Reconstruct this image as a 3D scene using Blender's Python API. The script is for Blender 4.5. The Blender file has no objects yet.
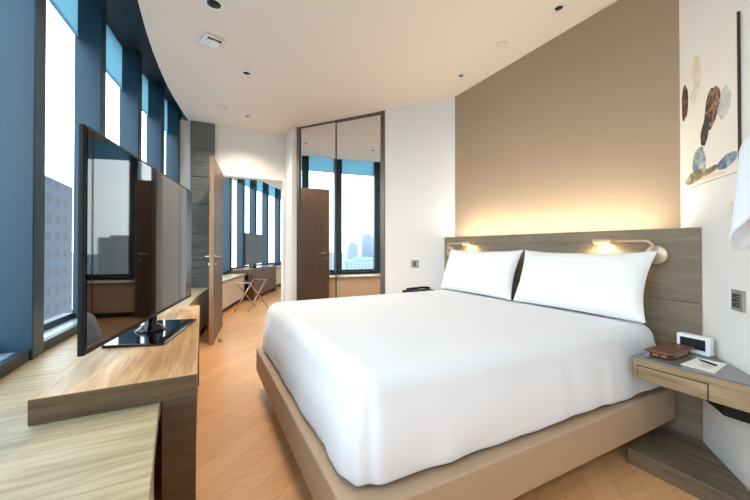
import bpy, bmesh, math, random
from mathutils import Vector, Matrix, noise
random.seed(7)
S = bpy.context.scene
C = S.collection
PI = math.pi

# ------------------------------------------------------------------ materials
def lin(c):
    return tuple((x/255/12.92 if x/255 <= .04045 else ((x/255+.055)/1.055)**2.4) for x in c) + (1,)

def pm(name, col, rough=.5, metal=0.0, spec=.5, bump=0.0, bscale=40, ior=None, var=0.0, sheen=0.0, coat=0.0):
    m = bpy.data.materials.new(name); m.use_nodes = True
    nt = m.node_tree; b = nt.nodes['Principled BSDF']
    c = lin(col)
    b.inputs['Base Color'].default_value = c
    b.inputs['Roughness'].default_value = rough
    b.inputs['Metallic'].default_value = metal
    b.inputs['Specular IOR Level'].default_value = spec
    if ior: b.inputs['IOR'].default_value = ior
    if sheen: b.inputs['Sheen Weight'].default_value = sheen
    if coat: b.inputs['Coat Weight'].default_value = coat
    tc = nt.nodes.new('ShaderNodeTexCoord')
    nz = nt.nodes.new('ShaderNodeTexNoise'); nz.inputs['Scale'].default_value = bscale; nz.inputs['Detail'].default_value = 4
    nt.links.new(tc.outputs['Object'], nz.inputs['Vector'])
    mr = nt.nodes.new('ShaderNodeMapRange')
    mr.inputs['To Min'].default_value = max(0.02, rough-.06); mr.inputs['To Max'].default_value = min(1, rough+.06)
    if rough > .1:
        nt.links.new(nz.outputs['Fac'], mr.inputs['Value']); nt.links.new(mr.outputs['Result'], b.inputs['Roughness'])
    if bump:
        bp = nt.nodes.new('ShaderNodeBump'); bp.inputs['Strength'].default_value = bump; bp.inputs['Distance'].default_value = .01
        nt.links.new(nz.outputs['Fac'], bp.inputs['Height']); nt.links.new(bp.outputs['Normal'], b.inputs['Normal'])
    if var:
        mx = nt.nodes.new('ShaderNodeMix'); mx.data_type = 'RGBA'
        mx.inputs['A'].default_value = tuple(x*(1-var) for x in c[:3])+(1,)
        mx.inputs['B'].default_value = tuple(min(1, x*(1+var)) for x in c[:3])+(1,)
        nt.links.new(nz.outputs['Fac'], mx.inputs['Factor']); nt.links.new(mx.outputs['Result'], b.inputs['Base Color'])
    return m

def wood(name, ca, cb, axis='Y', rough=.45, rings=3.0, fine=60, spec=.4, seam=None):
    """timber: long grain along AXIS from stretched noise, fine pores on top"""
    m = bpy.data.materials.new(name); m.use_nodes = True
    nt = m.node_tree; N = nt.nodes; L = nt.links; b = N['Principled BSDF']
    b.inputs['Roughness'].default_value = rough; b.inputs['Specular IOR Level'].default_value = spec
    tc = N.new('ShaderNodeTexCoord')
    mp = N.new('ShaderNodeMapping'); k = {'X': 0, 'Y': 1, 'Z': 2}[axis]
    sc = [9.0, 9.0, 9.0]; sc[k] = .9; mp.inputs['Scale'].default_value = sc
    L.new(tc.outputs['Object'], mp.inputs['Vector'])
    n1 = N.new('ShaderNodeTexNoise'); n1.inputs['Scale'].default_value = rings; n1.inputs['Detail'].default_value = 6; n1.inputs['Distortion'].default_value = .8
    L.new(mp.outputs['Vector'], n1.inputs['Vector'])
    mp2 = N.new('ShaderNodeMapping'); sc2 = [fine]*3; sc2[k] = fine/25; mp2.inputs['Scale'].default_value = sc2
    L.new(tc.outputs['Object'], mp2.inputs['Vector'])
    n2 = N.new('ShaderNodeTexNoise'); n2.inputs['Scale'].default_value = 2.2; n2.inputs['Detail'].default_value = 5
    L.new(mp2.outputs['Vector'], n2.inputs['Vector'])
    ad = N.new('ShaderNodeMix'); ad.data_type = 'FLOAT'; ad.inputs['Factor'].default_value = .4
    L.new(n1.outputs['Fac'], ad.inputs['A']); L.new(n2.outputs['Fac'], ad.inputs['B'])
    cr = N.new('ShaderNodeValToRGB')
    cr.color_ramp.elements[0].position = .36; cr.color_ramp.elements[0].color = lin(ca)
    cr.color_ramp.elements[1].position = .64; cr.color_ramp.elements[1].color = lin(cb)
    L.new(ad.outputs['Result'], cr.inputs['Fac'])
    L.new(cr.outputs['Color'], b.inputs['Base Color'])
    bp = N.new('ShaderNodeBump'); bp.inputs['Strength'].default_value = .25; bp.inputs['Distance'].default_value = .004
    L.new(ad.outputs['Result'], bp.inputs['Height']); L.new(bp.outputs['Normal'], b.inputs['Normal'])
    return m

def floor_mat():
    m = bpy.data.materials.new('oak_plank_floor'); m.use_nodes = True
    nt = m.node_tree; N = nt.nodes; L = nt.links; b = N['Principled BSDF']
    tc = N.new('ShaderNodeTexCoord')
    mp = N.new('ShaderNodeMapping'); mp.inputs['Rotation'].default_value = (0, 0, math.radians(-45)); mp.inputs['Scale'].default_value = (1, 1, 1)
    L.new(tc.outputs['Object'], mp.inputs['Vector'])
    br = N.new('ShaderNodeTexBrick')
    br.inputs['Color1'].default_value = lin(P_FLOOR[0]); br.inputs['Color2'].default_value = lin(P_FLOOR[1])
    br.inputs['Mortar'].default_value = lin(P_FLOOR[2])
    br.inputs['Scale'].default_value = 1.0; br.inputs['Mortar Size'].default_value = .0018
    br.inputs['Brick Width'].default_value = 1.1; br.inputs['Row Height'].default_value = .12; br.offset = .37
    L.new(mp.outputs['Vector'], br.inputs['Vector'])
    mp2 = N.new('ShaderNodeMapping'); mp2.inputs['Rotation'].default_value = (0, 0, math.radians(-45)); mp2.inputs['Scale'].default_value = (1.6, 22, 1)
    L.new(tc.outputs['Object'], mp2.inputs['Vector'])
    nz = N.new('ShaderNodeTexNoise'); nz.inputs['Scale'].default_value = 2; nz.inputs['Detail'].default_value = 6
    L.new(mp2.outputs['Vector'], nz.inputs['Vector'])
    mr = N.new('ShaderNodeMapRange'); mr.inputs['To Min'].default_value = .78; mr.inputs['To Max'].default_value = 1.18
    L.new(nz.outputs['Fac'], mr.inputs['Value'])
    mx = N.new('ShaderNodeMix'); mx.data_type = 'RGBA'; mx.blend_type = 'MULTIPLY'; mx.inputs['Factor'].default_value = 1
    L.new(br.outputs['Color'], mx.inputs['A']); L.new(mr.outputs['Result'], mx.inputs['B'])
    L.new(mx.outputs['Result'], b.inputs['Base Color'])
    b.inputs['Roughness'].default_value = .38; b.inputs['Specular IOR Level'].default_value = .45
    bp = N.new('ShaderNodeBump'); bp.inputs['Strength'].default_value = .12; bp.inputs['Distance'].default_value = .003
    L.new(nz.outputs['Fac'], bp.inputs['Height']); L.new(bp.outputs['Normal'], b.inputs['Normal'])
    return m

def glass_mat(name, tint, refl=.08):
    m = bpy.data.materials.new(name); m.use_nodes = True
    nt = m.node_tree; N = nt.nodes; L = nt.links
    N.remove(N['Principled BSDF']); out = N['Material Output']
    tr = N.new('ShaderNodeBsdfTransparent'); tr.inputs['Color'].default_value = tint+(1,)
    gl = N.new('ShaderNodeBsdfGlossy'); gl.inputs['Roughness'].default_value = .01
    fr = N.new('ShaderNodeFresnel'); fr.inputs['IOR'].default_value = 1.45
    mx = N.new('ShaderNodeMixShader')
    ge = N.new('ShaderNodeNewGeometry'); fb = N.new('ShaderNodeMath'); fb.operation = 'SUBTRACT'; fb.inputs[0].default_value = .2
    hf = N.new('ShaderNodeMath'); hf.operation = 'MULTIPLY'; hf.inputs[1].default_value = .2; L.new(ge.outputs['Backfacing'], hf.inputs[0]); L.new(hf.outputs[0], fb.inputs[1])
    ml = N.new('ShaderNodeMath'); ml.operation = 'MULTIPLY'; L.new(fr.outputs['Fac'], ml.inputs[0]); L.new(fb.outputs[0], ml.inputs[1])
    L.new(ml.outputs[0], mx.inputs['Fac']); L.new(tr.outputs[0], mx.inputs[1]); L.new(gl.outputs[0], mx.inputs[2])
    L.new(mx.outputs[0], out.inputs['Surface'])
    return m

def emit_mat(name, col, st):
    m = bpy.data.materials.new(name); m.use_nodes = True
    b = m.node_tree.nodes['Principled BSDF']
    b.inputs['Base Color'].default_value = lin(col)
    b.inputs['Emission Color'].default_value = lin(col); b.inputs['Emission Strength'].default_value = st
    return m

def tower_mat(name, wall, win, sx, sz):
    m = bpy.data.materials.new(name); m.use_nodes = True
    nt = m.node_tree; N = nt.nodes; L = nt.links; b = N['Principled BSDF']; b.inputs['Specular IOR Level'].default_value = .2
    tc = N.new('ShaderNodeTexCoord'); sp = N.new('ShaderNodeSeparateXYZ'); L.new(tc.outputs['Object'], sp.inputs[0])
    ad = N.new('ShaderNodeMath'); ad.operation = 'ADD'; L.new(sp.outputs['X'], ad.inputs[0]); L.new(sp.outputs['Y'], ad.inputs[1])
    cb = N.new('ShaderNodeCombineXYZ'); L.new(ad.outputs[0], cb.inputs['X']); L.new(sp.outputs['Z'], cb.inputs['Y'])
    br = N.new('ShaderNodeTexBrick'); br.offset = 0
    br.inputs['Color1'].default_value = lin(win); br.inputs['Color2'].default_value = tuple(x*1.25 for x in lin(win)[:3])+(1,)
    br.inputs['Mortar'].default_value = lin(wall); br.inputs['Scale'].default_value = 1
    br.inputs['Brick Width'].default_value = sx; br.inputs['Row Height'].default_value = sz; br.inputs['Mortar Size'].default_value = .28*min(sx, sz)
    L.new(cb.outputs[0], br.inputs['Vector']); L.new(br.outputs['Color'], b.inputs['Base Color'])
    b.inputs['Roughness'].default_value = .6
    return m

P_FLOOR = ((232, 180, 126), (221, 165, 111), (208, 152, 100))
M = {}
M['white'] = pm('white_wall_paint', (236, 233, 228), .75, bump=.04, bscale=180)
M['ceiling'] = pm('cream_ceiling_paint', (233, 221, 207), .8, bump=.03, bscale=120)
M['tan'] = pm('tan_wallcovering', (174, 150, 124), .8, bump=.12, bscale=300, var=.03)
M['floor'] = floor_mat()
M['oak'] = wood('pale_oak', (150, 130, 98), (194, 174, 140), 'X', .42)
M['oakx'] = wood('pale_oak_cross_grain', (112, 86, 62), (160, 128, 96), 'X', .5)
M['oak_grey'] = wood('greyed_oak', (116, 104, 86), (140, 127, 106), 'Y', .5)
M['oak_night'] = wood('bedside_oak', (126, 105, 79), (170, 145, 113), 'Y', .45)
M['grey_panel'] = wood('grey_timber_panel', (92, 92, 88), (122, 121, 115), 'X', .55)
M['dark_wood'] = wood('brown_door_veneer', (88, 72, 62), (108, 90, 78), 'Z', .42)
M['desk_dark'] = wood('brown_desk_veneer', (88, 62, 46), (122, 90, 68), 'Z', .45)
M['door_edge'] = wood('door_edge_lipping', (150, 116, 88), (186, 150, 116), 'Z', .45)
M['plinth'] = wood('plinth_oak', (98, 82, 64), (134, 114, 90), 'Y', .5)
M['cab'] = pm('cream_cabinet_front', (226, 206, 184), .5)
M['toe'] = pm('dark_toe_kick', (56, 46, 40), .6)
M['mull'] = pm('blue_grey_aluminium', (40, 66, 82), .38, metal=.2, spec=.5)
M['rail'] = pm('dark_window_rail', (34, 40, 46), .45)
M['sill'] = pm('satin_sill_metal', (150, 168, 180), .35, metal=.4)
M['pane'] = glass_mat('window_glass', (.90, .97, 1.0))
M['recess'] = pm('blue_black_pelmet', (38, 52, 62), .6)
M['mirror'] = pm('mirror_silver', (236, 236, 234), .02, metal=1)
M['bronze'] = pm('dark_bronze_frame', (110, 100, 92), .35, metal=.6)
M['black'] = pm('black_plastic', (12, 12, 13), .5, spec=.3)
M['screen'] = pm('tv_screen_glass', (6, 7, 9), .03, spec=.5, ior=1.5)
M['gloss_black'] = pm('gloss_black_glass', (8, 8, 9), .06)
M['linen'] = pm('white_cotton', (231, 230, 232), .85, bump=.10, bscale=220, sheen=.2)
M['linen2'] = pm('white_pillow_cotton', (245, 244, 243), .85, bump=.08, bscale=160, sheen=.2)
M['leatherette'] = pm('taupe_leatherette', (181, 152, 123), .5, bump=.1, bscale=400, var=.03)
M['mattress'] = pm('mattress_ticking', (225, 222, 216), .9)
M['brass'] = pm('champagne_brass', (214, 192, 164), .42, metal=.6)
M['lens'] = emit_mat('warm_reading_lamp_lens', (255, 214, 150), 3)
M['cove'] = emit_mat('warm_cove_strip', (255, 243, 222), 36)
M['chrome'] = pm('satin_chrome', (196, 190, 184), .22, metal=1)
M['whiteplastic'] = pm('white_plastic', (236, 236, 236), .4)
M['lcd'] = pm('clock_display', (34, 38, 44), .15)
M['glass_top'] = pm('smoked_glass_top', (116, 112, 110), .09, spec=.6)
M['leather'] = pm('brown_leather', (104, 66, 42), .45, bump=.15, bscale=300, var=.1)
M['leather_dark'] = pm('dark_brown_leather', (62, 40, 28), .5, bump=.1, bscale=300)
M['gold'] = pm('tan_leather_edge', (168, 122, 76), .5)
M['paper'] = pm('white_paper', (240, 236, 226), .8)
M['ink'] = pm('grey_print', (120, 120, 124), .8)
M['pad'] = pm('brushed_nickel_plate', (158, 155, 150), .4, metal=.3)
M['key'] = pm('dark_keypad_button', (62, 62, 64), .4)
M['canvas'] = pm('cream_canvas', (238, 230, 217), .85, bump=.15, bscale=500)
M['edge_dark'] = pm('dark_brown_edge', (70, 48, 42), .5)
M['shade'] = pm('white_lamp_fabric', (240, 242, 246), .85, bump=.06, bscale=300)
M['hole'] = pm('downlight_baffle', (52, 46, 42), .5)
M['strap'] = pm('black_webbing', (30, 26, 24), .7)
M['rackmetal'] = pm('bronze_rack_tube', (196, 166, 146), .35, metal=.6)

def blind_mat():
    m = bpy.data.materials.new('blue_roller_blind'); m.use_nodes = True
    nt = m.node_tree; N = nt.nodes; L = nt.links; N.remove(N['Principled BSDF'])
    d = N.new('ShaderNodeBsdfDiffuse'); d.inputs['Color'].default_value = lin((120, 156, 170))
    t = N.new('ShaderNodeBsdfTranslucent'); t.inputs['Color'].default_value = lin((176, 208, 218))
    mx = N.new('ShaderNodeMixShader'); mx.inputs['Fac'].default_value = .7
    L.new(d.outputs[0], mx.inputs[1]); L.new(t.outputs[0], mx.inputs[2]); L.new(mx.outputs[0], N['Material Output'].inputs['Surface'])
    return m
M['blind'] = blind_mat()

# ------------------------------------------------------------------ mesh helpers
class MB:
    def __init__(s): s.v = []; s.f = []; s.m = []; s.mats = []; s.smooth = []
    def mi(s, mat):
        if mat not in s.mats: s.mats.append(mat)
        return s.mats.index(mat)
    def add(s, vs, fs, mat, smooth=False):
        o = len(s.v); s.v += [tuple(v) for v in vs]; k = s.mi(mat)
        for f in fs: s.f.append(tuple(i+o for i in f)); s.m.append(k); s.smooth.append(smooth)
        return s
    def box(s, x0, x1, y0, y1, z0, z1, mat=None):
        vs = [(x, y, z) for z in (z0, z1) for y in (y0, y1) for x in (x0, x1)]
        return s.add(vs, [(0, 2, 3, 1), (4, 5, 7, 6), (0, 1, 5, 4), (2, 6, 7, 3), (0, 4, 6, 2), (1, 3, 7, 5)], mat)
    def obox(s, c, ex, ey, ez, mat=None):
        """box about C with half-axis vectors"""
        c, ex, ey, ez = map(Vector, (c, ex, ey, ez))
        vs = [c+ex*a+ey*b+ez*d for d in (-1, 1) for b in (-1, 1) for a in (-1, 1)]
        return s.add(vs, [(0, 2, 3, 1), (4, 5, 7, 6), (0, 1, 5, 4), (2, 6, 7, 3), (0, 4, 6, 2), (1, 3, 7, 5)], mat)
    def prism(s, poly, z0, z1, mat=None):
        n = len(poly)
        a = sum(poly[i][0]*poly[(i+1) % n][1]-poly[(i+1) % n][0]*poly[i][1] for i in range(n))
        if a < 0: poly = poly[::-1]
        vs = [(x, y, z0) for x, y in poly]+[(x, y, z1) for x, y in poly]
        fs = [tuple(range(n))[::-1], tuple(range(n, 2*n))]+[(i, (i+1) % n, n+(i+1) % n, n+i) for i in range(n)]
        return s.add(vs, fs, mat)
    def strip(s, left, right, z0, z1, mat=None):
        """band between two polylines of equal length"""
        n = len(left); vs = []
        for (a, b) in zip(left, right): vs += [(a[0], a[1], z0), (b[0], b[1], z0), (a[0], a[1], z1), (b[0], b[1], z1)]
        fs = []
        for i in range(n-1):
            o, p = 4*i, 4*i+4
            fs += [(o, p, p+1, o+1), (o+2, o+3, p+3, p+2), (o, o+2, p+2, p), (o+1, p+1, p+3, o+3)]
        e = 4*(n-1)
        fs += [(0, 1, 3, 2), (e, e+2, e+3, e+1)]
        return s.add(vs, fs, mat)
    def lathe(s, prof, c, mat=None, n=32, axis=(0, 0, 1)):
        q = Vector((0, 0, 1)).rotation_difference(Vector(axis).normalized()); c = Vector(c); vs = []; fs = []
        for r, z in prof:
            for k in range(n):
                a = 2*PI*k/n; vs.append(c+q @ Vector((r*math.cos(a), r*math.sin(a), z)))
        for j in range(len(prof)-1):
            for k in range(n):
                k2 = (k+1) % n; fs.append((j*n+k, j*n+k2, (j+1)*n+k2, (j+1)*n+k))
        if prof[0][0] > 1e-6: fs.append(tuple(range(n))[::-1])
        if prof[-1][0] > 1e-6: fs.append(tuple((len(prof)-1)*n+k for k in range(n)))
        return s.add(vs, fs, mat, True)
    def tube(s, pts, r, mat=None, n=12):
        pts = [Vector(p) for p in pts]; vs = []; fs = []; up = Vector((0, 0, 1)); prev = None
        for i, p in enumerate(pts):
            d = (pts[min(i+1, len(pts)-1)]-pts[max(i-1, 0)]).normalized()
            if prev is None:
                a = d.cross(up) if abs(d.dot(up)) < .95 else d.cross(Vector((1, 0, 0)))
            else: a = prev-d*prev.dot(d)
            a.normalize(); prev = a; b = d.cross(a)
            for k in range(n):
                t = 2*PI*k/n; vs.append(p+(a*math.cos(t)+b*math.sin(t))*r)
        for j in range(len(pts)-1):
            for k in range(n):
                k2 = (k+1) % n; fs.append((j*n+k, j*n+k2, (j+1)*n+k2, (j+1)*n+k))
        fs.append(tuple(range(n))[::-1]); fs.append(tuple((len(pts)-1)*n+k for k in range(n)))
        return s.add(vs, fs, mat, True)
    def build(s, name, mat=None, parent=None, origin=None, bevel=0.0, seg=2, sub=0, local=False):
        """link as one mesh object; vertices given in world coordinates unless LOCAL"""
        me = bpy.data.meshes.new(name)
        org = Vector(origin) if origin else Vector((0, 0, 0))
        inv = Matrix.Identity(4)
        if parent is not None and not local: inv = world_of(parent).inverted()
        vs = [inv @ (Vector(v)) for v in s.v]
        if origin: vs = [v-org for v in vs]
        me.from_pydata(vs, [], s.f)
        for mt in s.mats: me.materials.append(M[mt] if isinstance(mt, str) else (mt or (M[mat] if mat else None)))
        for p, k, sm in zip(me.polygons, s.m, s.smooth): p.material_index = k; p.use_smooth = sm
        bm = bmesh.new(); bm.from_mesh(me); bmesh.ops.recalc_face_normals(bm, faces=bm.faces); bm.to_mesh(me); bm.free()
        me.update()
        o = bpy.data.objects.new(name, me); C.objects.link(o)
        o.location = org
        if parent is not None: o.parent = parent
        if bevel:
            b = o.modifiers.new('bevel', 'BEVEL'); b.width = bevel; b.segments = seg; b.limit_method = 'ANGLE'; b.angle_limit = math.radians(40)
            b.harden_normals = False
        if sub:
            q = o.modifiers.new('sub', 'SUBSURF'); q.levels = sub; q.render_levels = sub
        return o

def world_of(o):
    m = Matrix.Translation(o.location) @ o.rotation_euler.to_matrix().to_4x4()
    return world_of(o.parent) @ m if o.parent else m

def tag(o, label=None, cat=None, group=None, kind=None):
    if label: o['label'] = label
    if cat: o['category'] = cat
    if group: o['group'] = group
    if kind: o['kind'] = kind
    return o

def thing(name, loc, label=None, cat=None, rotz=0, group=None, kind=None):
    o = bpy.data.objects.new(name, None); C.objects.link(o); o.empty_display_size = .1
    o.location = loc; o.rotation_euler = (0, 0, rotz)
    return tag(o, label, cat, group, kind)

def copy_tree(o, parent=None):
    c = o.copy(); C.objects.link(c)
    if parent is not None: c.parent = parent
    for ch in list(o.children): copy_tree(ch, c)
    return c

def struct(mb, name, mat, **k):
    return tag(mb.build(name, mat, **k), kind='structure')

# ------------------------------------------------------------------ the curved facade
def vl(y):                                   # front edge of the window ledge
    return -.13+.05*max(0.0, y-2.9)**2
def slope(y): return .1*max(0.0, y-2.9)
def off(y, d):                               # point D behind the ledge front, square to the curve
    t = Vector((slope(y), 1)).normalized(); n = Vector((-t.y, t.x))
    return (vl(y)+n.x*d, y+n.y*d)
def ys(a, b, n): return [a+(b-a)*i/n for i in range(n+1)]
CEIL = 2.8; LEDGE = .55; CE = .27
def MF(y): return min(.60, max(.36, .59-.083*(y-2.35)))      # room face of the mullions
def GL(y): return MF(y)+.15                                  # glass line
Y0, Y1 = -2.5, 11.0

# floor, ceiling, walls
def curve_slab(d, xr, z0, z1, a=Y0, b=Y1, n=48):
    mb = MB(); L = [off(y, d(y)) for y in ys(a, b, n)]
    return mb.strip(L, [(xr, p[1]) for p in L], z0, z1)
struct(curve_slab(lambda y: GL(y)+.1, 3.6, -.12, 0), 'floor', 'floor')
struct(curve_slab(lambda y: CE, 3.6, CEIL, CEIL+.12), 'ceiling', 'ceiling')
YS = ys(Y0, Y1, 60)
mb = MB().strip([off(y, GL(y)+.1) for y in YS], [off(y, CE-.06) for y in YS], 3.0, 3.06)
mb.strip([off(y, CE+.001) for y in YS], [off(y, CE-.02) for y in YS], CEIL+.002, 3.0)
struct(mb, 'trim_1', 'recess')
struct(MB().strip([off(y, GL(y)+.1) for y in YS], [off(y, GL(y)-.04) for y in YS], 0.0, LEDGE), 'wall_left', 'recess')
TANX = 2.53
ADIR = Vector((.603, -.798)).normalized(); AN = Vector((ADIR.y, -ADIR.x))*-1   # angled wall; AN points behind it
if AN.x < 0: AN = -AN
WA = Vector((1.19, 4.655)); WB = Vector((2.01, 3.57)); WC = Vector((2.535, 2.875))
RC = Vector((2.53, .897)); RD = Vector((-.78, -.626)).normalized(); RN = Vector((-.626, .78)).normalized()
RL = 1.6; RE = RC+RD*RL
struct(MB().box(TANX, TANX+.12, .83, 2.95, 0, CEIL), 'wall_head', 'tan')
struct(MB().prism([tuple(WB), tuple(WC), tuple(WC+AN*.12), tuple(WB+AN*.12)], 0, CEIL), 'wall_angled', 'white')
struct(MB().prism([tuple(RC), tuple(RE), tuple(RE-RN*.12), tuple(RC-RN*.12)], 0, CEIL), 'wall_right', 'white')
struct(MB().box(RE.x, RE.x+.12, Y0, RE.y-.01, 0, CEIL), 'wall_right_rear', 'white')
struct(MB().box(-1.0, RE.x+.12, Y0-.12, Y0, 0, CEIL+.2), 'wall_rear', 'white')
# wall with the doorway to the living area
DY = 5.1; OX0, OX1, OH = .215, 1.12, 2.135
mb = MB().box(-.385, OX0, DY, DY+.12, LEDGE+.001, CEIL).box(.115, OX0, DY, DY+.12, 0, LEDGE)
mb.box(OX0, OX1, DY, DY+.12, OH, CEIL).box(OX1, 3.5, DY, DY+.12, 0, CEIL)
struct(mb, 'wall_door', 'white')
struct(MB().box(OX1, WA.x+.05, WA.y+.02, DY, 0, CEIL), 'wall_door_return', 'white')
struct(MB().box(3.5, 3.6, DY+.12, Y1, 0, CEIL), 'wall_living', 'white')
struct(MB().box(2.3, 3.6, Y1, Y1+.1, 0, 3.0), 'wall_far', 'white')
# door frame
mb = MB().box(OX1-.03, OX1-.002, DY-.012, DY+.13, 0, OH-.001).box(OX0+.002, OX0+.03, DY-.012, DY+.13, 0, OH-.001)
mb.box(OX0+.03, OX1-.03, DY-.012, DY+.13, OH-.03, OH-.001)
struct(mb, 'trim_2', 'white', bevel=.003)
# grey timber panel beside the doorway
panel = MB()
for i in range(6):
    z0 = LEDGE+.004+i*(CEIL-LEDGE)/6; panel.box(-.145, .150, DY-.05, DY-.002, z0, z0+(CEIL-LEDGE)/6-.006)
struct(panel, 'trim_3', 'grey_panel', bevel=.002)

# windows: one bay per pane with its mullion, rails and blind
yk = [-2.5]
bays = [-2.45, -1.74, -.94, -.14, .66, 1.46, 2.26, 3.10, 3.88, 4.49, 5.02, 5.9, 6.65, 7.35, 8.01, 8.64, 9.30, 9.98, 10.6, 11.1]
for i in range(len(bays)-1):
    a, b = bays[i], bays[i+1]
    ga, gb = Vector(off(a, GL(a))), Vector(off(b, GL(b))); t = (gb-ga).normalized(); n = Vector((-t.y, t.x)); Lh = (gb-ga).length/2
    base = thing('window_%d' % (i+1), (ga.x, ga.y, LEDGE), kind='structure')
    t3 = Vector((t.x, t.y, 0)); n3 = Vector((n.x, n.y, 0)); z3 = Vector((0, 0, 1))
    ta = Vector((slope(a), 1, 0)).normalized(); na = Vector((-ta.y, ta.x, 0))
    m = MB(); pf = Vector(off(a, (MF(a)+GL(a))/2)+(0,))
    m.obox(pf+z3*((LEDGE+3.0)/2), ta*.065, na*.075, z3*((3.0-LEDGE)/2-.002)); m.build('mullion', 'mull', base, bevel=.004)
    mid = (ga+gb)/2; mid3 = Vector((mid.x, mid.y, 0))
    MB().obox(mid3+n3*.02+z3*1.78, t3*(Lh-.03), n3*.006, z3*1.2).build('pane', 'pane', base)
    rb = MB().obox(mid3-n3*.12+z3*(LEDGE+.028), t3*(Lh-.07), n3*.02, z3*.026)
    rb.obox(mid3+n3*.02+z3*(LEDGE+.045), t3*(Lh-.06), n3*.03, z3*.043)
    rb.build('bottom_rail', 'rail', base, bevel=.003)
    MB().obox(mid3-n3*.055+z3*(LEDGE+.025), t3*(Lh-.06), n3*.043, z3*.023).build('sill', 'sill', base)
    MB().obox(mid3-n3*.02+z3*2.80, t3*(Lh-.07), n3*.003, z3*.195).obox(mid3-n3*.02+z3*2.600, t3*(Lh-.07), n3*.008, z3*.008).build('roller_blind', 'blind', base)

# window ledge and its cabinets
def near(y): return .06*min(1.2, max(0.0, 1.36-y))           # the ledge widens a little towards the near end
def ledge(name, a, b, label, n=24):
    L = ys(a, b, n)
    o = MB().strip([off(y, GL(y)-.045) for y in L], [off(y, -near(y)) for y in L], LEDGE-.04, LEDGE).build(name, 'oak', bevel=.002)
    return tag(o, label, 'window ledge')
ledge('window_ledge', Y0+.002, DY+.05, 'long pale oak ledge under the bedroom windows running behind the television')
ledge('window_ledge', DY+.06, Y1-.05, 'pale ledge under the far windows seen through the open doorway')
def cabinet(a, b, label, doors, n=6):
    L = ys(a, b, n); o0 = off((a+b)/2, .3)
    r = thing('ledge_cabinet', (o0[0], o0[1], 0), label, 'cabinet')
    MB().strip([off(y, GL(y)-.06) for y in L], [off(y, .034-near(y)) for y in L], .08, LEDGE-.041).build('body', 'cab', r)
    MB().strip([off(y, GL(y)-.06) for y in L], [off(y, .08) for y in L], .001, .08).build('plinth', 'toe', r)
    w = (b-a)/doors
    for k in range(doors):
        D = ys(a+k*w+.003, a+(k+1)*w-.003, 4)
        MB().strip([off(y, .033-near(y)) for y in D], [off(y, .014-near(y)) for y in D], .085, LEDGE-.05).build('door', 'cab', r, bevel=.002)
cabinet(Y0+.01, 1.37, 'cream cabinet below the pale oak ledge in the near left corner', 5)
cabinet(3.03, 5.09, 'cream cabinet under the ledge between television desk and open door', 2)
cabinet(5.23, 7.15, 'cream cabinet behind the folding luggage rack beyond the doorway', 2)
cabinet(8.78, 10.75, 'cream cabinet right of the far television desk beyond the doorway', 2)

# ------------------------------------------------------------------ television desks
def tv_desk(loc, rz, label, hl=.81):
    r = thing('television_desk', loc, label, 'desk', rz)
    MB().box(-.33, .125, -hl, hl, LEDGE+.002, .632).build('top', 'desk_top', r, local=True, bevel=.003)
    MB().box(-.33, .125, -hl-.004, -hl-.0005, LEDGE+.003, .6315).build('shaded_edge', 'desk_end_shaded', r, local=True, bevel=.001)  # thin sheet carrying the painted shade of the slab end
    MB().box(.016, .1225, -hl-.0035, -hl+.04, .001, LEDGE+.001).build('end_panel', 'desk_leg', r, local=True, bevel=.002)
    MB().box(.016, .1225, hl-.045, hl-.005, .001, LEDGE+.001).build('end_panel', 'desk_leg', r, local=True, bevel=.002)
    MB().box(.012, .10, -hl+.046, hl-.046, .06, LEDGE+.001).build('carcass', 'desk_end_shaded', r, local=True)
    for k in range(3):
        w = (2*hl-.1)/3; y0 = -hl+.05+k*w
        MB().box(.101, .116, y0+.002, y0+w-.002, .07, LEDGE-.005).build('drawer_front', 'desk_end_shaded', r, local=True, bevel=.002)
    return r
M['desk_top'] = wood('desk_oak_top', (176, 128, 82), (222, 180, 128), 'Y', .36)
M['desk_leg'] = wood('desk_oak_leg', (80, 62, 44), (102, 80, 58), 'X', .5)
M['desk_end_shaded'] = wood('desk_oak_end_shaded', (86, 69, 50), (112, 90, 66), 'X', .5)  # shade on the slab end put into a darker oak colour
d1 = tv_desk((-.14, 2.2, 0), 0, 'oak television desk with thick slab top in the left foreground')
RZ2 = -math.atan(slope(7.95))
d2 = tv_desk((vl(7.95)+.05, 7.95, 0), RZ2, 'brown desk under the far television seen through the doorway')
for ch in d2.children:
    if ch.name.startswith(('end_panel', 'drawer', 'carcass', 'top', 'shaded_edge')):
        ch.data = ch.data.copy(); ch.data.materials[0] = M['desk_dark']

def television(loc, rz, label, s=1.0):
    r = thing('television', loc, label, 'television', rz)
    w, h = .715*s, .80*s; zb = .092*s
    MB().box(-.006, .014, -w, w, zb, zb+h).box(-.045, -.006, -w*.6, w*.6, zb+.05, zb+h*.65).build('housing', 'black', r, local=True, bevel=.005)
    MB().box(.0141, .0165, -w+.014, w-.014, zb+.02, zb+h-.014).build('screen', 'screen', r, local=True)
    st = MB().prism([(-.13*s, -.27*s), (.13*s, -.29*s), (.15*s, .25*s), (-.13*s, .27*s)], 0, .014); st.build('stand_base', 'gloss_black', r, local=True, bevel=.004)
    nk = MB().lathe([(.075*s, .013), (.06*s, .03), (.03*s, .05), (.03*s, zb+.06)], (-.02, 0, 0)); nk.build('stand_neck', 'gloss_black', r, local=True)
    return r
television((-.228, 2.165, .633), -math.atan(.275/1.40)-.008, 'large black flat screen television standing on the oak desk')
t2 = Matrix.Rotation(RZ2, 4, 'Z') @ Vector((-.12, -.05, 0))
television((vl(7.95)+.05+t2.x, 7.95+t2.y, .633), RZ2, 'smaller looking black television on the far desk beyond the doorway', .86)

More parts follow.
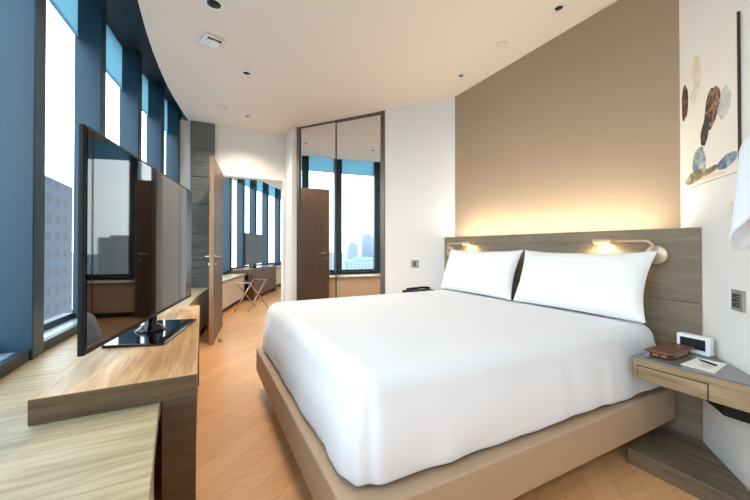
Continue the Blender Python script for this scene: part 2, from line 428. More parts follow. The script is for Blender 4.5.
# ------------------------------------------------------------------ door leaf
hx, hy = .232, 5.065; nxp, nyp = .092, 4.14
dd = Vector((nxp-hx, nyp-hy)); dl = dd.length
dr = thing('door_1', (hx, hy, 0), kind='structure', rotz=math.atan2(dd.y, dd.x))
MB().box(.002, dl-.012, -.022, .022, .008, 2.125).build('leaf', 'dark_wood', dr, local=True, bevel=.002)
MB().box(dl-.0119, dl, -.022, .022, .008, 2.125).build('edge_lipping', 'door_edge', dr, local=True, bevel=.001)
for sg in (-1, 1):
    h = MB().lathe([(.026, 0), (.026, .008), (.01, .010), (.01, .05)], (dl-.07, sg*.0221, .99), axis=(0, sg, 0))
    h.tube([(dl-.07, sg*.066, .99), (dl-.12, sg*.07, .99), (dl-.19, sg*.068, .99)], .009)
    h.build('lever_handle', 'chrome', dr, local=True)
    MB().lathe([(.024, 0), (.024, .008), (.012, .012), (.012, .02)], (dl-.07, sg*.0221, .90), axis=(0, sg, 0)).build('lock_rose', 'chrome', dr, local=True)
tag(MB().lathe([(.022, .001), (.022, .03), (.012, .04)], (.19, 4.22, 0)).build('door_stop', 'chrome', origin=(.19, 4.22, 0)), 'small metal door stop on the floor by the open brown door', 'door stop')

# ------------------------------------------------------------------ mirrored wardrobe
wl = (WB-WA).length
wr = thing('wardrobe', (WA.x, WA.y, 0), 'built-in wardrobe with two tall mirrored sliding doors and bronze frame', 'wardrobe', math.atan2(ADIR.y, ADIR.x))
# local: +x along the front, +y behind? front faces -y or +y, found from AN
sy = 1 if (Matrix.Rotation(math.atan2(ADIR.y, ADIR.x), 2) @ Vector((0, 1))).dot(AN) > 0 else -1
def wb(x0, x1, y0, y1, z0, z1): return MB().box(x0, x1, min(sy*y0, sy*y1), max(sy*y0, sy*y1), z0, z1)
wb(.002, wl-.002, .05, .14, .0, 2.795).build('carcass', 'dark_wood', wr, local=True)
f = MB()
for a in (wb(.002, .045, -.01, .05, 0, 2.795), wb(wl-.06, wl-.002, -.01, .05, 0, 2.795), wb(.045, wl-.06, 0, .05, 2.778, 2.795), wb(.045, wl-.06, 0, .05, 0, .03)):
    f.add(a.v, a.f, None)
f.build('frame', 'bronze', wr, local=True, bevel=.003)
xm = .045+(wl-.105)*.47
for (a, b, y) in ((.046, xm, .012), (xm, wl-.061, .028)):
    dp = wb(a, b, y+.004, y+.014, .032, 2.777).build('sliding_door', 'bronze', wr, local=True)
    wb(a+.006, b-.006, y, y+.0039, .038, 2.772).build('mirror', 'mirror', dp, local=True)

# ------------------------------------------------------------------ bed
BX0, BX1, BY0, BY1 = .37, 2.31, .865, 2.72
bed = thing('bed', ((BX0+BX1)/2, (BY0+BY1)/2, 0), 'king bed base covered in taupe leatherette on short dark legs', 'bed')
def rrect(x0, x1, y0, y1, r, n=8, rr=None):
    pts = []
    for (cx, cy, a0, q) in ((x1, y1, 0, 1), (x0, y1, 90, r), (x0, y0, 180, r), (x1, y0, 270, 1)):
        R = r if q == r else .01
        for k in range(n+1):
            a = math.radians(a0+90*k/n); ox = -R if cx == x1 else R; oy = -R if cy == y1 else R
            pts.append((cx+ox+R*math.cos(a), cy+oy+R*math.sin(a)))
    return pts
MB().prism([(x, y-(.018*(x-BX0)/(BX1-BX0) if y < 1.2 else 0)) for x, y in rrect(BX0, BX1, BY0, BY1, .06)], .155, .325).build('base', 'leatherette', bed, bevel=.007, seg=3)
for x in (BX0+.12, (BX0+BX1)/2, BX1-.12):
    for y in (BY0+.16, BY1-.16):
        MB().lathe([(.022, .001), (.03, .156)], (x, y, 0), n=20).build('leg', 'black', bed)
MB().prism(rrect(BX0+.13, BX1-.06, BY0+.15, BY1-.14, .12), .326, .535).build('mattress', 'mattress', bed, bevel=.04, seg=3)

# white duvet: rounded block shell with creases, open underneath
def pz_(z): return 1.7*math.sin(z*6)
def duvet():
    x0, x1, y0, y1 = .408, 2.310, .928, 2.71; zt = .686; n_side = 46; pts = []
    R = .122; per = []
    def arc(cx, cy, a0):
        for k in range(13):
            a = math.radians(a0+90*k/12); per.append((cx+R*math.cos(a), cy+R*math.sin(a), math.cos(a), math.sin(a)))
    def seg(xa, ya, xb, yb, nx, ny, n):
        for k in range(1, n): per.append((xa+(xb-xa)*k/n, ya+(yb-ya)*k/n, nx, ny))
    arc(x1-R, y1-R, 0); seg(x1-R, y1, x0+R, y1, 0, 1, n_side)
    arc(x0+R, y1-R, 90); seg(x0, y1-R, x0, y0+R, -1, 0, n_side)
    arc(x0+R, y0+R, 180); seg(x0+R, y0, x1-R, y0, 0, -1, n_side)
    arc(x1-R, y0+R, 270); seg(x1, y0+R, x1, y1-R, 1, 0, n_side)
    n = len(per); rings = []
    cx, cy = (x0+x1)/2, (y0+y1)/2
    hem = .338
    prof = []                                   # (inset, z, sideweight)
    for k in range(9):
        t = k/8; prof.append((-.006*math.sin(t*PI)+.028*t*t, hem+(zt-.10-hem)*t, 1-.6*t))
    for k in range(1, 9):
        a = math.radians(90*k/8); prof.append((.028+.09*(1-math.cos(a)), zt-.10+.09*math.sin(a), .35*(1-k/8)))
    vs = []
    for (ins, z, w) in prof:
        for (px, py, nx, ny) in per:
            q = Vector((px*3.2, py*3.2, z*1.3)); nz = noise.noise(q*2.2)
            fold = w*(.010*nz+.006*noise.noise(Vector((px*14, py*14, z*2.0))))
            fold += w*.006*noise.noise(Vector((px*6+pz_(z), py*6, z*4)))
            if ny < -.9: fold += w*(.010*math.exp(-((px-1.77)/.018)**2)-.007*math.exp(-((px-1.72)/.03)**2))
            ang = 1.0 if abs(nx*ny) > .02 else 0.0
            if ang and nx < 0:
                q_ = abs(math.degrees(math.atan2(ny, -nx))); fold += w*(-.016*math.exp(-((q_-62)/9)**2)+.008*math.exp(-((q_-44)/10)**2))
            zz = z
            if w > .95: zz += .012*noise.noise(Vector((px*5, py*5, 3)))+(.03 if (py < y0+.3 and px < x0+.2) else 0)*0
            vs.append((px-nx*ins+nx*fold, py-ny*ins+ny*fold, zz))
    K = 16
    last = prof[-1]
    for k in range(1, K+1):
        t = k/K
        for (px, py, nx, ny) in per:
            qx, qy = px-nx*last[0], py-ny*last[0]
            X = qx+(cx-qx)*t; Yv = qy+(cy-qy)*t
            e = min(1.0, t*4)
            vs.append((X, Yv, last[1]+.016*(1-((X-cx)/(x1-cx))**4)*(1-((Yv-cy)/(y1-cy))**4)*e+e*(.007*noise.noise(Vector((X*3, Yv*3, 0)))+.003*noise.noise(Vector((X*9, Yv*5, 5))))))
    vs = [(x, y-.060*(1-(y-y0)/(y1-y0))*max(0, (x-x0)/(x1-x0)), z) for x, y, z in vs]
    fs = []
    tot = len(prof)+K
    for j in range(tot-1):
        for k in range(n):
            k2 = (k+1) % n; fs.append((j*n+k, j*n+k2, (j+1)*n+k2, (j+1)*n+k))
    o = MB().add(vs, fs, None, True).build('duvet', 'linen')
    bm = bmesh.new(); bm.from_mesh(o.data); bmesh.ops.remove_doubles(bm, verts=bm.verts, dist=1e-4)
    bmesh.ops.recalc_face_normals(bm, faces=bm.faces); bm.to_mesh(o.data); bm.free()
    s = o.modifiers.new('thick', 'SOLIDIFY'); s.thickness = .012; s.offset = -1
    o.modifiers.new('sub', 'SUBSURF').render_levels = 1
    return tag(o, 'smooth white duvet tucked over the whole top of the bed', 'duvet')
duvet()

# pillows leaning on the headboard
def pillow(yc, label, seed, w=.43, h=.208, lean=20):
    nu, nv = 44, 26; vs = []; fs = []
    for side in (1, -1):
        for j in range(nv+1):
            for i in range(nu+1):
                u = -1+2*i/nu; v = -1+2*j/nv
                ex = 1-.085*(1-v*v)**1.0*abs(u)**3            # sides drawn in, corners out
                ez = 1-.14*(1-u*u)**.9*abs(v)**3 if v > 0 else 1-.03*(1-u*u)*abs(v)**3
                body = max(0, (1-abs(u)**3.2))**.55*max(0, (1-abs(v)**2.8))**.55
                th = .100*body*(1.0 if side > 0 else .75)+.003
                th += .012*body*noise.noise(Vector((u*2.2, v*2.2, seed)))+.004*noise.noise(Vector((u*7, v*5, seed+4)))*(body**.5)
                vs.append((side*th, u*w*ex, v*h*ez))
    o1 = (nu+1)*(nv+1)
    for side in (0, 1):
        for j in range(nv):
            for i in range(nu):
                a = side*o1+j*(nu+1)+i; q = (a, a+1, a+nu+2, a+nu+1)
                fs.append(q if side == 0 else q[::-1])
    rim = [j*(nu+1) for j in range(nv+1)]; 
    for j in range(nv):
        for i in (0, nu):
            a = j*(nu+1)+i; b = a+nu+1; fs.append((a, b, b+o1, a+o1))
    for i in range(nu):
        for j in (0, nv):
            a = j*(nu+1)+i; fs.append((a, a+1, a+1+o1, a+o1))
    o = MB().add(vs, fs, None, True).build('pillow', 'linen2')
    for v in o.data.vertices: v.co.x *= -1
    bm = bmesh.new(); bm.from_mesh(o.data); bmesh.ops.recalc_face_normals(bm, faces=bm.faces); bm.to_mesh(o.data); bm.free()
    o.rotation_euler = (0, math.radians(lean), 0); o.location = (2.18, yc, .884)
    o.modifiers.new('sub', 'SUBSURF').render_levels = 1
    return tag(o, label, 'pillow')
pillow(2.195, 'white pillow at the far side of the bed under the left reading lamp', 3)
pillow(1.325, 'white pillow at the near side of the bed under the right reading lamp', 9)

# ------------------------------------------------------------------ headboard
HBX = 2.335
hb = thing('headboard', (HBX, 1.78, 0), 'wide grey-brown timber headboard panel running behind bed and bedside shelf', 'headboard')
m = MB()
for (z0, z1) in ((0.001, .42), (.423, .80), (.803, 1.205)):
    m.prism([(HBX, .744), (HBX+.03, .769), (HBX+.03, 2.83), (HBX, 2.83)], z0, z1)
m.build('front_panel', 'oak_grey', hb, bevel=.0015)
MB().box(HBX+.031, HBX+.15, .95, 2.83, .0, 1.19).build('backing', 'toe', hb)
MB().box(HBX+.035, HBX+.075, .99, 2.78, 1.192, 1.200).build('light_strip', 'cove', hb)

# reading lamps
def sconce(y, s, label):
    x = HBX; r = thing('reading_lamp', (x, y, 1.055), label, 'lamp')
    MB().lathe([(.0, 0), (.055, 0), (.055, .016), (.05, .02), (0, .021)], (x-.0005, y, 1.055), axis=(-1, 0, 0)).build('wall_plate', 'brass', r)
    pts = [(x-.02, y, 1.06), (x-.045, y, 1.075), (x-.05, y, 1.10)]
    for k in range(7):
        a = math.radians(90*k/6); pts.append((x-.05, y+s*(.045-.045*math.cos(a)), 1.10+.035*math.sin(a)))
    pts += [(x-.05, y+s*.22, 1.137)]
    MB().tube(pts, .0075).build('arm', 'brass', r)
    hd = MB().tube([(x-.05, y+s*.215, 1.137), (x-.05, y+s*.325, 1.137)], .0145, n=20)
    hd.build('lamp_head', 'brass', r, bevel=.002)
    MB().box(x-.063, x-.037, y+min(s*.235, s*.315), y+max(s*.235, s*.315), 1.119, 1.1225).build('lens', 'lens', r)
    l = bpy.data.lights.new('reading_light', 'SPOT'); l.energy = P_SC; l.color = (1, .70, .38); l.spot_size = math.radians(165); l.spot_blend = .5; l.shadow_soft_size = .02
    lo = bpy.data.objects.new('reading_light', l); C.objects.link(lo); lo.location = (x-.05, y+s*.28, 1.112)
    lo.rotation_euler = (0, math.radians(-25), 0)
P_SC = 3.6
sconce(.935, 1, 'brass swing-arm reading lamp at the right end of the headboard')
sconce(2.715, -1, 'brass reading lamp at the far left end of the headboard')

# ------------------------------------------------------------------ bedside shelves and plinth
def rw(s, z, o=0.0):                                    # point on the right wall
    p = RC+RD*s+RN*o; return (p.x, p.y, z)
def rwall_x(y, o): # x on the wall offset plane for a y
    p0 = RC+RN*o; k = (y-p0.y)/RD.y; return p0.x+RD.x*k
NF = 1.885
yA = lambda x, o: (lambda p0: p0.y+RD.y*(x-p0.x)/RD.x)(RC+RN*o)
ns = thing('bedside_shelf', (2.1, .68, .45), 'oak bedside shelf with smoked glass top wedged beside the bed', 'bedside table')
poly = lambda o, xa, xb, yb: [(xa, yb), (xb, yb), (xb, yA(xb, o)), (xa, yA(xa, o))]
MB().prism(poly(.004, NF, HBX-.003, .855), .455, .558).build('body', 'oak_night', ns, bevel=.002)
MB().prism(poly(.006, NF-.004, HBX-.004, .857), .5585, .566).build('glass_top', 'glass_top', ns, bevel=.001)
dw = MB().box(NF-.004, NF-.0005, .585, .835, .470, .522).build('drawer', 'oak_night', ns)
g = MB().box(NF-.0025, NF-.0002, .582, .838, .5222, .5255).box(NF-.0025, NF-.0002, .5815, .585, .458, .5255).box(NF-.0025, NF-.0002, .835, .838, .470, .5255)
g.build('drawer_gap', 'black', ns)
MB().prism([(NF+.05, .55), (NF+.24, .70), (NF+.24, yA(NF+.24, .008)), (NF+.05, yA(NF+.05, .008))], .395, .4545).build('underside_block', 'black', ns)  # black wedge under the shelf body, up to the right wall
pl = MB().prism(poly(.004, 1.925, HBX-.002, .90), .001, .08)
tag(pl.build('plinth_platform', 'plinth', bevel=.002), 'low dark timber platform on the floor beneath the bedside shelf', 'plinth')

fs_ = thing('bedside_shelf', (2.2, 2.98, .45), 'far bedside shelf mostly hidden beyond the white bed', 'bedside table')
MB().prism([(1.9, 2.80), (2.328, 2.80), (2.328, 3.10), (1.9, 3.30)], .455, .56).build('body', 'oak_night', fs_, bevel=.002)
ph = thing('telephone', (2.06, 2.93, .561), 'slim black telephone lying beyond the far edge of the bed', 'telephone')
MB().box(1.90, 2.22, 2.86, 3.00, .561, .640).build('telephone_base', 'black', ph, bevel=.006)
hs = MB().tube([(1.91, 2.93, .655), (1.98, 2.93, .658), (2.05, 2.93, .660), (2.10, 2.93, .664), (2.18, 2.93, .658), (2.21, 2.93, .652)], .011)
hs.build('handset', 'black', ph)

# things on the bedside shelf
zt = .5665
ck = thing('clock_radio', (2.21, .745, zt), 'white clock radio with dark display standing on the bedside shelf', 'clock')
e = .052
c0 = Vector((2.197, .728, zt)); ex = Vector((.10, 1, 0)).normalized(); ey = Vector((-1, .10, 0)).normalized()
MB().obox(c0+Vector((0, 0, .046)), ex*.066, ey*.020, (0, 0, .045)).build('body', 'whiteplastic', ck, bevel=.005, seg=3)
MB().obox(c0+Vector((0, 0, .050))+ey*.0206, ex*.050, ey*.0012, (0, 0, .026)).build('display', 'lcd', ck)
bx = thing('leather_box', (2.045, .775, zt), 'brown leather box with overhanging lid on the bedside shelf next to the bed', 'box')
MB().box(1.945, 2.14, .73, .812, zt, zt+.026).build('body', 'leather_dark', bx, bevel=.003)
MB().box(1.942, 1.9449, .745, .768, zt+.008, zt+.022).box(1.942, 1.9449, .778, .801, zt+.008, zt+.022).box(1.98, 2.11, .7265, .7299, zt+.008, zt+.022).build('pocket', 'gold', bx)
MB().box(1.915, 2.165, .716, .820, zt+.0265, zt+.038).build('lid', 'leather', bx, bevel=.004)
md = MB().box(1.905, 2.115, .698, .722, zt, zt+.004)
pp = MB().prism([(1.925, .687), (2.105, .690), (2.118, .590), (1.915, .572)], zt+.0002, zt+.0025)
for k in range(5): pp.box(1.96+k*.02, 1.964+k*.02, .60, .60+.05*(1 if k % 2 else .8), zt+.0026, zt+.0028, 'ink')
tag(pp.build('note_card', 'paper'), 'white sheet of paper lying on the glass top of the bedside shelf', 'paper')
pn = MB().tube([(2.025, .598, zt+.008), (2.055, .66, zt+.008)], .004).tube([(2.055, .66, zt+.008), (2.058, .668, zt+.008)], .002)
tag(pn.build('pen', 'black', origin=(2.04, .63, zt)), 'dark pen lying on the white sheet of paper', 'pen')

# ------------------------------------------------------------------ wall fittings
kp = thing('wall_keypad', rw(.570, .865), 'metal light switch keypad with dark buttons on the right wall', 'light switch')
D3 = Vector((RD.x, RD.y, 0)); N3 = Vector((RN.x, RN.y, 0)); Z3 = Vector((0, 0, 1))
MB().obox(Vector(rw(.570, .865, .0055)), D3*.043, N3*.005, Z3*.046).build('plate', 'pad', kp, bevel=.002)
for col_, n_ in ((-.016, 3), (.012, 5)):
    for k in range(n_):
        hh = .062/n_; MB().obox(Vector(rw(.570+col_, .865-.031+hh*(k+.5), .0115)), D3*.0125, N3*.0012, Z3*(hh/2-.002)).build('button', 'key', kp)
hk = MB().obox(Vector(rw(.515, 1.275, .007)), D3*.012, N3*.006, Z3*.028)
tag(hk.build('wall_hook', 'canvas', bevel=.002), 'small beige plate on the white wall below the painting', 'wall plate')
sw = thing('wall_switch', (2.244, 3.26, .9), 'grey metal wall switch on the white wall beyond the bed', 'light switch')
sp = WB+ADIR*((Vector((2.244, 3.26))-WB).dot(ADIR)); A3 = Vector((ADIR.x, ADIR.y, 0)); AN3 = Vector((AN.x, AN.y, 0)); s3 = Vector((sp.x, sp.y, .9))
MB().obox(s3-AN3*.0045, A3*.045, AN3*.004, Z3*.045).build('plate', 'pad', sw, bevel=.002)
MB().obox(s3-AN3*.0100, A3*.012, AN3*.0015, Z3*.028).build('rocker', 'key', sw)

# painting of rounded stones
pt = thing('painting', rw(.38, 1.43), 'cream canvas painting of brown and grey rounded stones on the right wall', 'painting')
s0, s1, z0, z1 = .050, .590, 1.43, 2.125
MB().obox(Vector(rw((s0+s1)/2, (z0+z1)/2, .0065)), D3*((s1-s0)/2), N3*.0055, Z3*((z1-z0)/2)).build('canvas', 'canvas', pt, bevel=.002)
MB().obox(Vector(rw(s1+.002, (z0+z1)/2, .0062)), D3*.0015, N3*.0055, Z3*((z1-z0)/2)).build('edge_strip', 'edge_dark', pt)  # dark brown strip along the right edge of the canvas
def stone_mat(name, ca, cb, cc, sc=14, wave=False):
    m = bpy.data.materials.new(name); m.use_nodes = True
    nt = m.node_tree; N = nt.nodes; L = nt.links; b = N['Principled BSDF']; b.inputs['Roughness'].default_value = .8
    tc = N.new('ShaderNodeTexCoord'); nz = N.new('ShaderNodeTexNoise'); nz.inputs['Scale'].default_value = sc; nz.inputs['Detail'].default_value = 3; nz.inputs['Distortion'].default_value = 1.2
    L.new(tc.outputs['Object'], nz.inputs['Vector'])
    cr = N.new('ShaderNodeValToRGB'); e = cr.color_ramp.elements
    e[0].position = .36; e[0].color = lin(ca); e[1].position = .66; e[1].color = lin(cc); k = e.new(.5); k.color = lin(cb)
    L.new(nz.outputs['Fac'], cr.inputs['Fac']); L.new(cr.outputs['Color'], b.inputs['Base Color'])
    return m
M['st_beige'] = stone_mat('beige_wash', (222, 204, 176), (228, 212, 188), (234, 222, 202))
M['st_brown'] = stone_mat('brown_wash', (70, 46, 32), (106, 76, 54), (196, 168, 136), 16)
M['st_brown2'] = stone_mat('umber_wash', (66, 42, 30), (92, 62, 44), (140, 106, 80), 14)
M['st_grey'] = stone_mat('pale_grey_wash', (176, 178, 172), (196, 197, 190), (212, 210, 200), 10)
M['st_dark'] = stone_mat('charcoal_wash', (46, 44, 40), (62, 60, 54), (92, 88, 78), 14)
M['st_blue'] = stone_mat('blue_grey_wash', (92, 112, 118), (150, 164, 164), (200, 204, 196), 12)
M['st_moss'] = stone_mat('moss_wash', (104, 98, 72), (136, 124, 94), (196, 182, 150), 16)
M['st_sea'] = stone_mat('slate_blue_wash', (84, 106, 128), (120, 140, 156), (164, 176, 184), 14)
M['st_sand'] = stone_mat('sand_wash', (222, 200, 168), (230, 212, 186), (236, 222, 200), 10)
blobs = [  # (s, z, half width, half height, tilt, material, seed, layer)
    (.235, 2.02, .045, .105, 8, 'st_beige', 1, 0), (.200, 1.92, .038, .05, 0, 'st_beige', 8, 0),
    (.100, 1.925, .040, .108, -4, 'st_brown2', 2, 1),
    (.385, 1.790, .066, .108, -24, 'st_brown', 3, 2), (.490, 1.770, .056, .066, -10, 'st_grey', 4, 1),
    (.318, 1.690, .040, .072, -16, 'st_dark', 5, 3),
    (.250, 1.540, .074, .080, -5, 'st_blue', 6, 2), (.300, 1.462, .190, .014, -4, 'st_sand', 10, 0),
    (.215, 1.478, .115, .030, 6, 'st_moss', 7, 3), (.370, 1.482, .08, .016, 6, 'st_moss', 17, 1), (.510, 1.492, .085, .028, 8, 'st_sea', 11, 2)]
art = MB()
for (s, z, a, b, tl, mt, sd, ly) in blobs:
    n = 40; pts = []
    for k in range(n):
        t = 2*PI*k/n; rr = 1+.22*noise.noise(Vector((math.cos(t)*1.3, math.sin(t)*1.3, sd*3.7)))+.10*noise.noise(Vector((math.cos(t)*3.5, math.sin(t)*3.5, sd*1.9)))
        px, pz = a*rr*math.cos(t), b*rr*math.sin(t); c_, s_ = math.cos(math.radians(tl)), math.sin(math.radians(tl))
        S_, Z_ = s+px*c_-pz*s_, z+px*s_+pz*c_
        S_ = max(s0+.002, min(s1-.002, S_)); Z_ = max(z0+.002, min(z1-.002, Z_))
        pts.append(rw(S_, Z_, .0124+.0003*ly))
    art.add(pts, [tuple(range(n))], mt)
art.build('painted_stones', None, pt)

# pendant lamp by the right wall
PX, PY = 1.419, .273
pd = thing('pendant_lamp', (PX, PY, CEIL), 'white flared fabric lampshade hanging at the right edge in front of the painting', 'lamp')
def shade():
    n = 64; K = 20; vs = []; fs = []
    dirc = math.atan2(-PY, -PX)                       # the side towards the bed foot
    for off_ in (0, -.004):
        for j in range(K+1):
            t = j/K
            for k in range(n):
                a = 2*PI*k/n; w = max(0, math.cos(a-dirc))**.8
                zb = 1.092+.110*w
                z = 1.445+(zb-1.445)*t
                tt = (1.445-z)/(1.445-1.092)
                r = .070+.018*min(1, tt*6)+.024*tt**1.3+.004*math.sin(7*a)*tt+off_
                if tt < .12: r -= .05*(1-tt/.12)**2
                vs.append((PX+r*math.cos(a), PY+r*math.sin(a), z))
    q = (K+1)*n
    for sd in (0, 1):
        for j in range(K):
            for k in range(n):
                k2 = (k+1) % n; f_ = (sd*q+j*n+k, sd*q+j*n+k2, sd*q+(j+1)*n+k2, sd*q+(j+1)*n+k); fs.append(f_)
    for k in range(n):
        k2 = (k+1) % n
        fs.append((K*n+k, K*n+k2, q+K*n+k2, q+K*n+k)); fs.append((k, k2, q+k2, q+k))
    return MB().add(vs, fs, None, True)
shade().build('shade', 'shade', pd)
MB().lathe([(.05, 1.442), (.03, 1.46), (.012, 1.475)], (PX, PY, 0)).build('cap', 'whiteplastic', pd)
MB().tube([(PX, PY, 1.465), (PX, PY, CEIL-.002)], .003).build('cord', 'whiteplastic', pd)

# ------------------------------------------------------------------ ceiling fittings
def downlight(x, y, label, r=.04, en=None, rim='whiteplastic', tilt=None):
    o = thing('downlight', (x, y, CEIL), label, 'ceiling light')
    MB().lathe([(r*.74, -.004), (r*.80, -.009), (r, -.008), (r*1.04, -.0005)], (x, y, CEIL)).build('rim', rim, o)
    MB().lathe([(0, -.0045), (r*.78, -.0048)], (x, y, CEIL)).build('baffle', 'hole', o)
    if en:
        l = bpy.data.lights.new('downlight_beam', 'SPOT'); l.energy = en; l.color = (1, .87, .72); l.spot_size = math.radians(130); l.spot_blend = .9; l.shadow_soft_size = .035
        lo = bpy.data.objects.new('downlight_beam', l); C.objects.link(lo); lo.location = (x, y, CEIL-.03)
    return o
P_DL = 58
downlight(.067, 2.55, 'round ceiling downlight cut by the top edge of the picture', .06, P_DL)
downlight(.513, 4.548, 'small dark downlight in the ceiling just before the doorway wall', .038, P_DL)
downlight(2.236, 1.457, 'dark ringed downlight nearest the tan wall at the top right', .036)
downlight(2.266, 2.49, 'small downlight near the far ceiling corner of the tan wall', .03)
downlight(.377, 3.42, 'recessed downlight with white rim left of the wardrobe', .045, P_DL)
downlight(.95, 7.2, 'downlight in the living room ceiling beyond the doorway', .05, 60)
downlight(.35, -1.2, 'added unseen fill light in the ceiling behind the viewer', .05, P_DL)  # unseen spot added to brighten the room
tag(MB().lathe([(.05, -.0005), (.05, -.006), (.045, -.009), (0, -.010)], (2.222, 1.953, CEIL)).build('ceiling_cover', 'ceiling'), 'flush round cover disc on the ceiling near the tan wall', 'ceiling cover')
tag(MB().lathe([(.028, 0), (.028, -.01), (.012, -.03), (0, -.032)], (.176, 4.048, CEIL)).build('ceiling_sprinkler', 'whiteplastic'), 'tiny white sprinkler head on the ceiling before the doorway', 'sprinkler')
tag(MB().lathe([(.055, -.0005), (.055, -.006), (0, -.008)], (.212, 4.39, CEIL)).build('ceiling_cover', 'ceiling'), 'faint flush oval disc on the ceiling nearest the doorway', 'ceiling cover')
sm = thing('smoke_detector', (.071, 3.008, CEIL), 'square white smoke detector on the ceiling left of the wardrobe', 'smoke detector')
MB().obox((.071, 3.008, CEIL-.014), (.075, .02, 0), (-.02, .075, 0), (0, 0, .0135)).build('base', 'whiteplastic', sm, bevel=.012, seg=3)
MB().lathe([(.06, -.0275), (.055, -.04), (.03, -.046), (0, -.046)], (.071, 3.008, CEIL)).build('sensor', 'whiteplastic', sm)
MB().obox((.071+.012, 3.008-.06, CEIL-.0295), (.05, .013, 0), (-.003, .010, 0), (0, 0, .002)).build('slot', 'hole', sm)

# ------------------------------------------------------------------ folding luggage rack beyond the doorway
lr = thing('luggage_rack', (.30, 5.9, 0), 'folding luggage rack with crossed metal legs beyond the doorway', 'luggage rack')
cam = lambda X, Y, Z: (.886*X+.464*Y, -.464*X+.886*Y, Z)
pA, pB = Vector((-2.37, 5.58)), Vector((-2.25, 6.12)); dep = Vector((.25, -.06))
for k in (0, 1):
    a, b = pA+dep*k, pB+dep*k
    MB().tube([cam(a.x, a.y, .008), cam(b.x, b.y, .50)], .011).build('leg', 'rackmetal', lr)
    a2, b2 = a+Vector((.025, 0)), b+Vector((.025, 0))
    MB().tube([cam(b2.x, b2.y, .008), cam(a2.x, a2.y, .50)], .011).build('leg', 'rackmetal', lr)
for p in (pA, pB):
    q = p+dep; MB().tube([cam(p.x-.01, p.y, .50), cam(q.x+.02, q.y, .50)], .010).build('top_bar', 'rackmetal', lr)
for k in (.15, .5, .85):
    a, b = pA+dep*k, pB+dep*k; w = dep.normalized()*.010
    c = (a+b)/2; h = (b-a)/2
    cc = cam(c.x, c.y, .508); hv = cam(h.x, h.y, 0); wv = cam(w.x, w.y, 0)
    MB().obox(cc, hv, wv, (0, 0, .003)).build('strap', 'strap', lr)

# ------------------------------------------------------------------ the city outside
struct(MB().add([(-4000, -3000, -70), (-8, -3000, -70), (-8, 5000, -70), (-4000, 5000, -70)], [(0, 1, 2, 3)], None), 'ground', 'city')if False else None
M['city'] = pm('pale_city_ground', (128, 136, 140), .9, var=.25, bscale=.02)
g = MB().box(-4000, -12, -3500, 6000, -72, -70); struct(g, 'ground', 'city')
M['tw_dark'] = tower_mat('blue_glass_tower', (14, 32, 48), (4, 14, 26), 4.2, 3.4)
M['tw_a'] = tower_mat('hazed_pale_tower', (150, 160, 172), (112, 124, 140), 4, 3.2)  # distance haze is put into this pale blue-grey
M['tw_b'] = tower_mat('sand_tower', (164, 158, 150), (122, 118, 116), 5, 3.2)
M['tw_roof'] = pm('terracotta_roofs', (176, 136, 112), .8)
def tower(x, y, w, d, top, mat, label, crown=True, group=None):
    r = thing('tower', (x, y, -70), label, 'building', group=group)
    MB().box(x-w/2, x+w/2, y-d/2, y+d/2, -70, top).build('walls', mat, r)
    MB().box(x-w*.3, x+w*.3, y-d*.3, y+d*.3, top, top+3).build('roof_block', mat, r)
tower(-36, 82, 22, 24, 14, 'tw_dark', 'dark blue glass office tower close outside the left window', group=None)
rnd = random.Random(5)
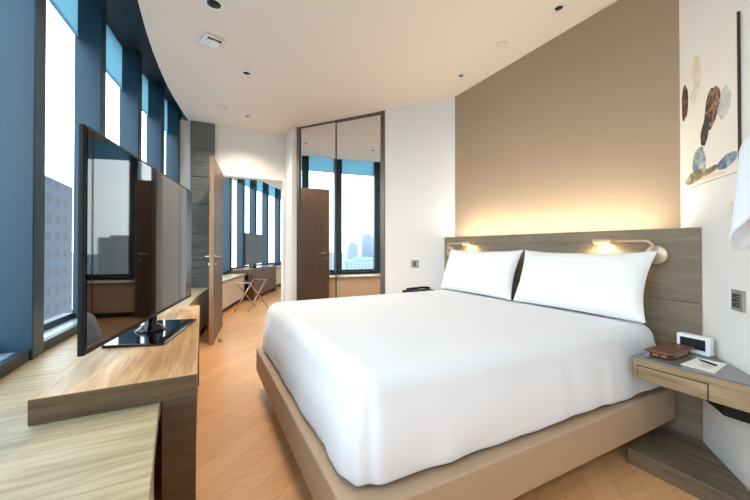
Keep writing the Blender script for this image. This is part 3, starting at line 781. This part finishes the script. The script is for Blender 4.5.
for (x, y, w, d, top, mt) in ((-500, -66, 14, 15, 6, 'tw_a'), (-520, -92, 14, 17, 20, 'tw_a'), (-500, -112, 14, 13, 10, 'tw_a'), (-430, -22, 16, 14, -6, 'tw_b'), (-400, -60, 20, 30, -34, 'tw_roof'), (-400, -95, 20, 34, -36, 'tw_roof'), (-420, 150, 40, 40, 14, 'tw_a'), (-380, 260, 36, 50, -8, 'tw_b'), (-520, 330, 60, 40, 22, 'tw_a'), (-300, 60, 60, 30, -22, 'tw_b'),
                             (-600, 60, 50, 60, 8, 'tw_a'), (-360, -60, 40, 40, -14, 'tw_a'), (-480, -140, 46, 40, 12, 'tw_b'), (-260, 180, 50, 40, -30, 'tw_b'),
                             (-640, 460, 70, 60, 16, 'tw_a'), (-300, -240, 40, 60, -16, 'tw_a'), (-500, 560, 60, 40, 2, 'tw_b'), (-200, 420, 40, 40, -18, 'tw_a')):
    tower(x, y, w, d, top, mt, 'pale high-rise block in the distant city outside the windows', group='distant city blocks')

# ------------------------------------------------------------------ light
w = bpy.data.worlds.new('sky'); S.world = w; w.use_nodes = True
nt = w.node_tree; bg = nt.nodes['Background']
tc = nt.nodes.new('ShaderNodeTexCoord'); sp = nt.nodes.new('ShaderNodeSeparateXYZ'); nt.links.new(tc.outputs['Generated'], sp.inputs[0])
cr = nt.nodes.new('ShaderNodeValToRGB'); e = cr.color_ramp.elements
e[0].position = 0; e[0].color = (.92, .93, .93, 1); e[1].position = .45; e[1].color = (.72, .86, 1.0, 1)
k = e.new(.12); k.color = (1, .975, .94, 1)
nt.links.new(sp.outputs['Z'], cr.inputs['Fac']); nt.links.new(cr.outputs['Color'], bg.inputs['Color'])
bg.inputs['Strength'].default_value = 4.4

# ------------------------------------------------------------------ camera
cd = bpy.data.cameras.new('camera'); co = bpy.data.objects.new('camera', cd); C.objects.link(co)
cd.sensor_width = 36; cd.lens = 330/750*36; cd.clip_start = .02; cd.clip_end = 9000
PITCH = .008
co.location = (0, 0, 1.1)
fw = Vector((.464, .886, 0)).normalized(); fw = (fw+Vector((0, 0, math.tan(PITCH)))).normalized()
co.rotation_euler = fw.to_track_quat('-Z', 'Y').to_euler()
cd.shift_y = -(3+330*math.tan(PITCH))/750
S.camera = co
S.view_settings.view_transform = 'Standard'; S.view_settings.look = 'None'; S.view_settings.gamma = 1; S.view_settings.exposure = .36
S.cycles.max_bounces = 10; S.cycles.diffuse_bounces = 6; S.cycles.glossy_bounces = 6; S.cycles.transparent_max_bounces = 12
S.cycles.sample_clamp_indirect = 6
